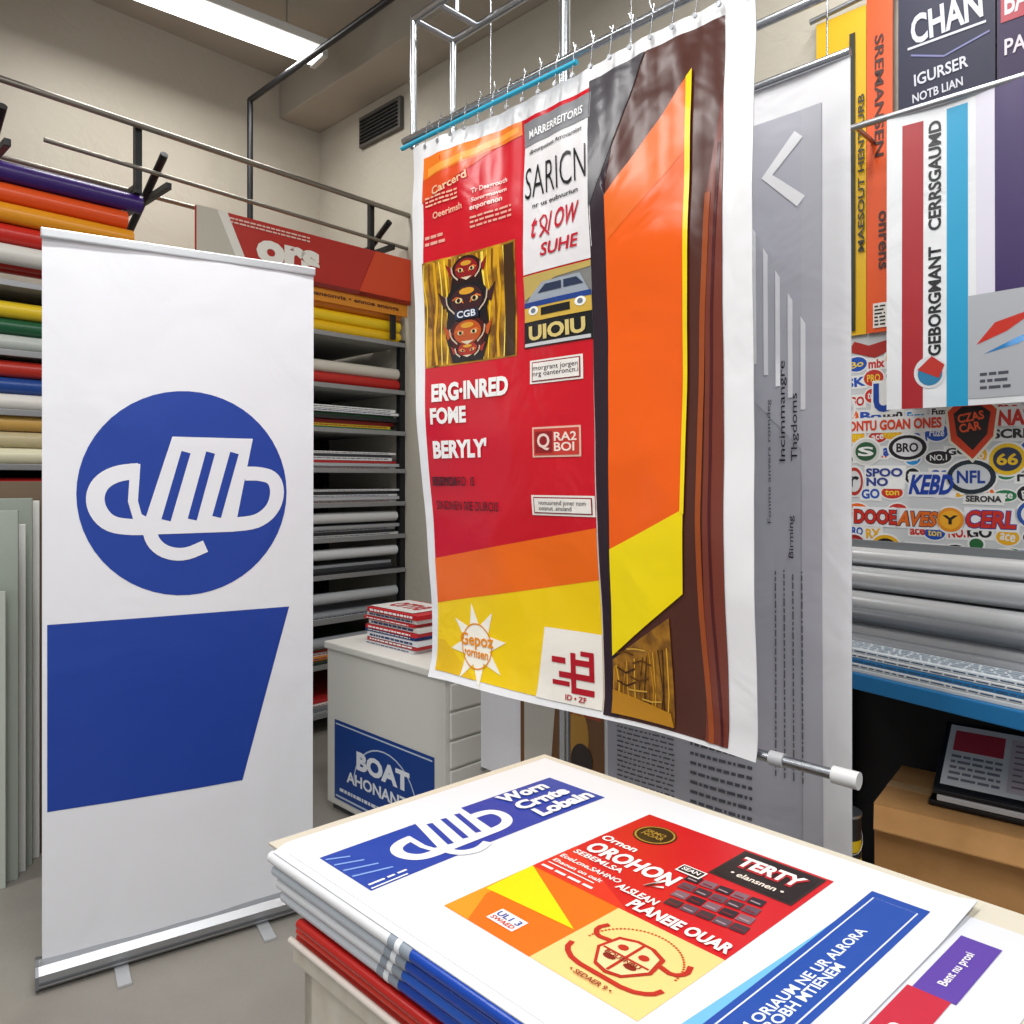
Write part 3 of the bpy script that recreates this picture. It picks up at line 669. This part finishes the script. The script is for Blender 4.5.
badge(3.53, 1.14, .04, .042, '#9b1c1c', '#c84435', '8'); badge(3.635, 1.14, .05, .046, '#e4ac1a', '#1b1b1b', 'CP', '#e4ac1a'); word(3.755, 1.13, .11, .054, 'ceED', '#1d82c4', '#eeeef0', .2)
badge(3.875, 1.12, .055, .035, '#dcd8cc', '#c08828', 'sul'); badge(3.99, 1.115, .045, .042, '#e46c24', '#f09a24', 'B', '#1a1a1a'); badge(3.91, 1.17, .02, .018, '#2a6a3a', None, '')
badge(4.07, 1.27, .05, .045, '#2454a8', '#e8e8e8', 'A', '#cc2c1c'); badge(4.09, 1.15, .045, .045, '#222222', '#ecb81a', 'X', '#222222'); word(4.14, 1.40, .12, .05, 'RACE', '#1a7a48'); badge(4.12, 1.55, .06, .045, '#cc2c1c', '#e8e8e8', 'FX', '#cc2c1c')
word(4.02, 1.57, .1, .05, 'NAT', '#cc2c1c'); word(4.0, 1.52, .09, .03, 'SCRI', '#2a2a2a')
b.done()

b = B('wall_sample_banner')     # yellow / orange strips
b.box(wp_(3.40, 1.885, .03), R*.175, Nr*.004, Z*1.15, mat('#dcae0a', .4)); b.box(wp_(3.578, 1.885, .034), R*.085, Nr*.004, Z*1.18, mat('#e0520e', .4))
a = Art(b, plane(wp_(0, 0, .04), R, Z))
a.rect(3.52, 1.9, 3.54, 2.95, '#2a2a18', 1); a.text('MAESOUT HENT URB', 3.56, 2.45, .55, .022, '#2a2a18', 1, math.pi/2); a.text('SREMANSEN', 3.62, 2.70, .42, .03, '#3a140c', 1, -math.pi/2); a.text('onrens', 3.63, 2.2, .2, .025, '#3a1a10', 1, -math.pi/2)
a.rect(3.60, 1.9, 3.645, 1.985, '#e4e0d8', 1); a.lines(3.605, 1.905, 3.64, 1.98, 6, '#1a1a1a', 2)
b.cyl(wp_(3.38, 3.05, .04), wp_(3.68, 3.07, .04), .01, ALU)
b.done()
b = B('wall_sample_banner')
b.box(wp_(3.68, 2.60, .03), R*.285, Nr*.004, Z*.62, mat('#0c0f34', .55)); b.box(wp_(3.97, 2.60, .03), R*.30, Nr*.004, Z*.62, mat('#260f40', .55))
a = Art(b, plane(wp_(0, 0, .035), R, Z))
a.text('CHAN', 3.825, 2.885, .21, .10, '#c9c9d4', 2, .06, .03); a.rect(3.71, 2.82, 3.94, 2.828, '#c9c9d4', 1); a.stroke([(3.72, 2.80), (3.82, 2.76), (3.95, 2.79)], .006, '#6a6aa0', 1)
a.text('IGURSER', 3.81, 2.715, .16, .04, '#c9c9d4', 2, .05); a.text('NOTB LIAN', 3.80, 2.655, .15, .03, '#c9c9d4', 2, .05)
a.rect(3.98, 2.80, 4.2, 2.95, '#a51a30', 1); a.text('BAR', 4.04, 2.86, .1, .08, '#d0c8d0', 2); a.text('PANE', 4.05, 2.72, .12, .05, '#d0c8d0', 2)
b.cyl(wp_(3.66, 3.225, .04), wp_(4.3, 3.225, .04), .01, ALU)
b.done()
b = B('striped_wall_banner')
b.cyl(wp_(3.52, 2.545, .2), wp_(4.6, 2.535, .2), .011, ALU)
for w in (3.60, 4.5): b.cyl(wp_(w, 2.545, .0), wp_(w, 2.545, .2), .008, ALU)
def wsurf(s, t, l): return wp_(3.70+s, t, .2+.008*math.sin(s*14+t)+.0009*l)
b.grid(lambda u, v: wsurf(u*.62, 1.60+v*.94, 0), 30, 20, mat('#e4e6e9', .4, bump=.2, bscale=4)); b.grid(lambda u, v: wsurf((1-u)*.62, 1.60+v*.94, -2), 30, 20, mat('#c0c0c4', .4))
a = Art(b, wsurf, (.04, .1))
a.rect(.045, 1.60, .105, 2.50, '#a51a24', 1); a.rect(.17, 1.60, .228, 2.515, '#1c9ac6', 1); a.rect(.25, 1.93, .33, 2.54, '#d9d6e4', 1); a.rect(.30, 1.93, .62, 2.54, '#38255c', 1.5)
a.text('CERRSGAUMD', .137, 2.32, .34, .036, '#16161a', 2, math.pi/2, .03); a.text('GEBORGMANT', .137, 1.93, .34, .036, '#16161a', 2, math.pi/2, .03)
a.ell(.125, 1.71, .045, .05, '#d6d6da', 2); a.ell(.125, 1.705, .034, .036, '#267aa4', 3); a.poly([(.09, 1.72), (.13, 1.76), (.165, 1.73), (.15, 1.69)], '#b82a20', 4)
a.rect(.228, 1.62, .55, 1.93, '#aeb1b7', 2); a.poly([(.25, 1.78), (.30, 1.84), (.42, 1.87), (.33, 1.81)], '#c32c1c', 3); a.poly([(.27, 1.75), (.36, 1.79), (.45, 1.82), (.36, 1.77)], '#1d7ab8', 3); a.lines(.26, 1.64, .34, 1.70, 3, '#4a4a55', 3)
b.done()

# ================================================================ COUNTER (right)
kd = V((.54, -.842, 0)); ki = V((.842, .54, 0)); ko = V((.75, 2.405, 0))
b = B('work_counter')
b.box(ko+Z*.80, kd*1.25, ki*.46, Z*.045, mat('#1c6da4', .4), .004); b.box(ko+Z*.845+ki*.01, kd*1.25, ki*.44, Z*.012, mat('#c4c8ca', .4), .003)
for t in (.02, 1.18):
    for d in (.02, .40): b.box(ko+kd*t+ki*d, kd*.05, ki*.04, Z*.80, mat('#22262b', .5), .003)
b.box(ko+ki*.44+kd*.02, kd*1.2, ki*.01, Z*.8, mat('#1b1c20', .8)); b.box(ko+Z*.74+kd*.05+ki*.41, kd*1.15, ki*.03, Z*.06, mat('#2b2e33', .5))
b.box(ko+Z*.857+ki*.42, kd*1.25, ki*.012, Z*.32, mat('#8b9094', .4, .5), .002)
b.done()
b = B('film_rolls')
for i, (d, z, r, c) in enumerate(((.25, .857, .05, '#b6b9bd'), (.35, .857, .045, '#9a9da2'), (.30, .945, .04, '#c4c7ca'), (.17, .857, .032, '#8a8e94'), (.37, .95, .034, '#a3a6aa'), (.35, 1.025, .036, '#cccfd2'), (.385, 1.10, .028, '#e2e4e6'), (.21, .945, .022, '#7c8086'))):
    p = ko+ki*d+Z*(z+r); b.cyl(p+kd*.03, p+kd*1.2, r, mat(c, .3, .45), 20, hole=r*.5)
b.done()
b = B('printed_sheet_stack')
z = .858
for i, c in enumerate(['#d8dadc', '#2a74ac', '#e2e3e4', '#d2dae0']):
    o = ko+ki*(.012+.004*i)+kd*(.05+.02*i)+Z*z; b.box(o, kd*1.05, ki*.10, Z*.011, mat(c, .4), .001); 
    aa = Art(b, plane(o, kd, Z, .001)) ; aa.lines(.02, .002, 1.0, .009, 1, '#35506a', 1); z += .0125
aa = Art(b, plane(o+Z*.0115, kd, ki, .001)); aa.lines(.02, .01, 1.0, .09, 4, '#40617e', 1, False, .3)
b.done()

# boxes, tray, can
cdir = V((.785, -.62, 0)); cin = V((.62, .785, 0)); bo2 = V((.99, 2.10, 0))
cardm = mat('#c9965e', .85, 0, .05, 30, 0, .4, 12, '#ba8850')
b = B('cardboard_box')
b.box(bo2, cdir*.50, cin*.34, Z*.49, cardm, .004)
b.box(bo2+Z*.49-cin*.004, cdir*.50, cin*.16, Z*.004, cardm); b.box(bo2+Z*.49+cin*.18, cdir*.50, cin*.165, Z*.004, cardm)
b.prism([bo2-cin*.001+Z*.49, bo2+cdir*.50-cin*.001+Z*.49, bo2+cdir*.49-cin*.05+Z*.44, bo2+cdir*.01-cin*.05+Z*.44], Z*.004, cardm)
b.box(bo2+Z*.4945+cin*.145, cdir*.50, cin*.05, Z*.0006, mat('#d8b080', .3))
b.done()
b = B('framed_print_tray')
fo2 = bo2+cdir*.12+cin*.07+Z*.496
b.box(fo2, cdir*.34, cin*.24, Z*.016, mat('#141416', .35), .005); b.box(fo2+Z*.017+cdir*.02, cdir*.31, cin*.20, Z*.016, mat('#c9c9cc', .4), .003); b.box(fo2+Z*.034+cdir*.01, cdir*.32, cin*.21, Z*.014, mat('#202126', .35), .004)
up = (cin*.85+Z*.50).normalized()
b.box(fo2+Z*.049+cdir*.01+cin*.005, cdir*.33, up*.25, up.cross(cdir)*.012, mat('#17171b', .35), .003)
a = Art(b, plane(fo2+Z*.049+cdir*.01+cin*.005, cdir, up, .002))
a.rect(.015, .015, .315, .235, '#dcdcdf', 1); a.rect(.03, .14, .15, .215, '#b83646', 2); a.lines(.03, .03, .15, .13, 5, '#7a7a86', 2); a.rect(.165, .03, .30, .215, '#ccc0c6', 2); a.lines(.175, .04, .29, .205, 8, '#8a7482', 3, False, .3)
b.done()
b = B('paint_can')
pc = V((.905, 2.09, .30)); b.cyl(pc, pc+Z*.17, .042, mat('#1d1e21', .35), 28)
b.cyl(pc+Z*.03, pc+Z*.11, .0428, mat('#e4be18', .4), 28, caps=False); b.cyl(pc+Z*.17, pc+Z*.177, .044, ALU, 28); b.cyl(pc, pc+Z*.006, .044, ALU, 28)
b.cyl(pc+Z*.06, pc+Z*.08, .0432, mat('#1d1e21', .4), 28, caps=False)
b.path([pc+Z*.13+V((.043*math.cos(t), -.053*math.sin(t), -.05*math.sin(t))) for t in [math.pi*i/10 for i in range(11)]], .0015, ALU, 6)
b.done()
b = B('cardboard_box'); b.box(V((.80, 2.02, 0)), V((.15, 0, 0)), V((0, .17, 0)), Z*.298, cardm, .004); b.box(V((.80, 2.085, .2985)), V((.15, 0, 0)), V((0, .04, 0)), Z*.001, mat('#c8a070', .3)); b.done()

# ================================================================ LAMPS
def lamp(p, d, ln, power):
    p, d = V(p), V(d).normalized(); sd = Z.cross(d)
    b = B('fluorescent_light')
    b.box(p-sd*.09+Z*.03, d*ln, sd*.18, Z*.05, mat('#d9d9d6', .4), .006)
    b.box(p-sd*.07+d*.03-Z*.012, d*(ln-.06), sd*.14, Z*.04, mat('#ffffff', .5, emis=3.5), .012)
    for e in (0, ln-.03): b.box(p-sd*.08+d*e-Z*.016, d*.03, sd*.16, Z*.048, mat('#bcbcb8', .4))
    for e in (.2, ln-.2):
        b.cyl(p+d*e+Z*.08, V((p.x+d.x*e, p.y+d.y*e, H)), .004, ALU, 6)
    fix = b.done()
    li = bpy.data.lights.new('lamp_light', 'AREA'); li.shape = 'RECTANGLE'; li.size = ln; li.size_y = .25; li.energy = power; li.color = (1, .995, .98)
    o = bpy.data.objects.new('lamp_light', li); scene.collection.objects.link(o); o.parent = fix
    o.location = p+d*ln/2-Z*.03; o.rotation_euler = (0, 0, math.atan2(d.y, d.x))
lamp((-1.98, 3.49, 3.7), (.77, .638, 0), 1.2, 22)
lamp((.3, 1.6, 3.7), (.77, .638, 0), 1.3, 23)
lamp((-1.2, .6, 3.7), (.77, .638, 0), 1.5, 44)
lamp((.3, -.9, 3.7), (.77, .638, 0), 1.5, 50)
lamp((-1.0, -2.0, 3.7), (.77, .638, 0), 1.5, 38)
lamp((-3.5, .8, 3.7), (.77, .638, 0), 1.5, 34)  # unseen fixture, added to give the hanging banner its glossy highlights

w = bpy.data.worlds.new('world'); scene.world = w; w.use_nodes = True
w.node_tree.nodes['Background'].inputs[0].default_value = (.93, .965, 1, 1)
w.node_tree.nodes['Background'].inputs[1].default_value = .66

cam = bpy.data.cameras.new('camera'); cam.lens = 27; cam.sensor_width = 36; cam.shift_y = -32/1024; cam.clip_start = .05
co = bpy.data.objects.new('camera', cam); scene.collection.objects.link(co)
co.location = (0, 0, 1.375); co.rotation_euler = (math.pi/2, 0, 0)
scene.camera = co
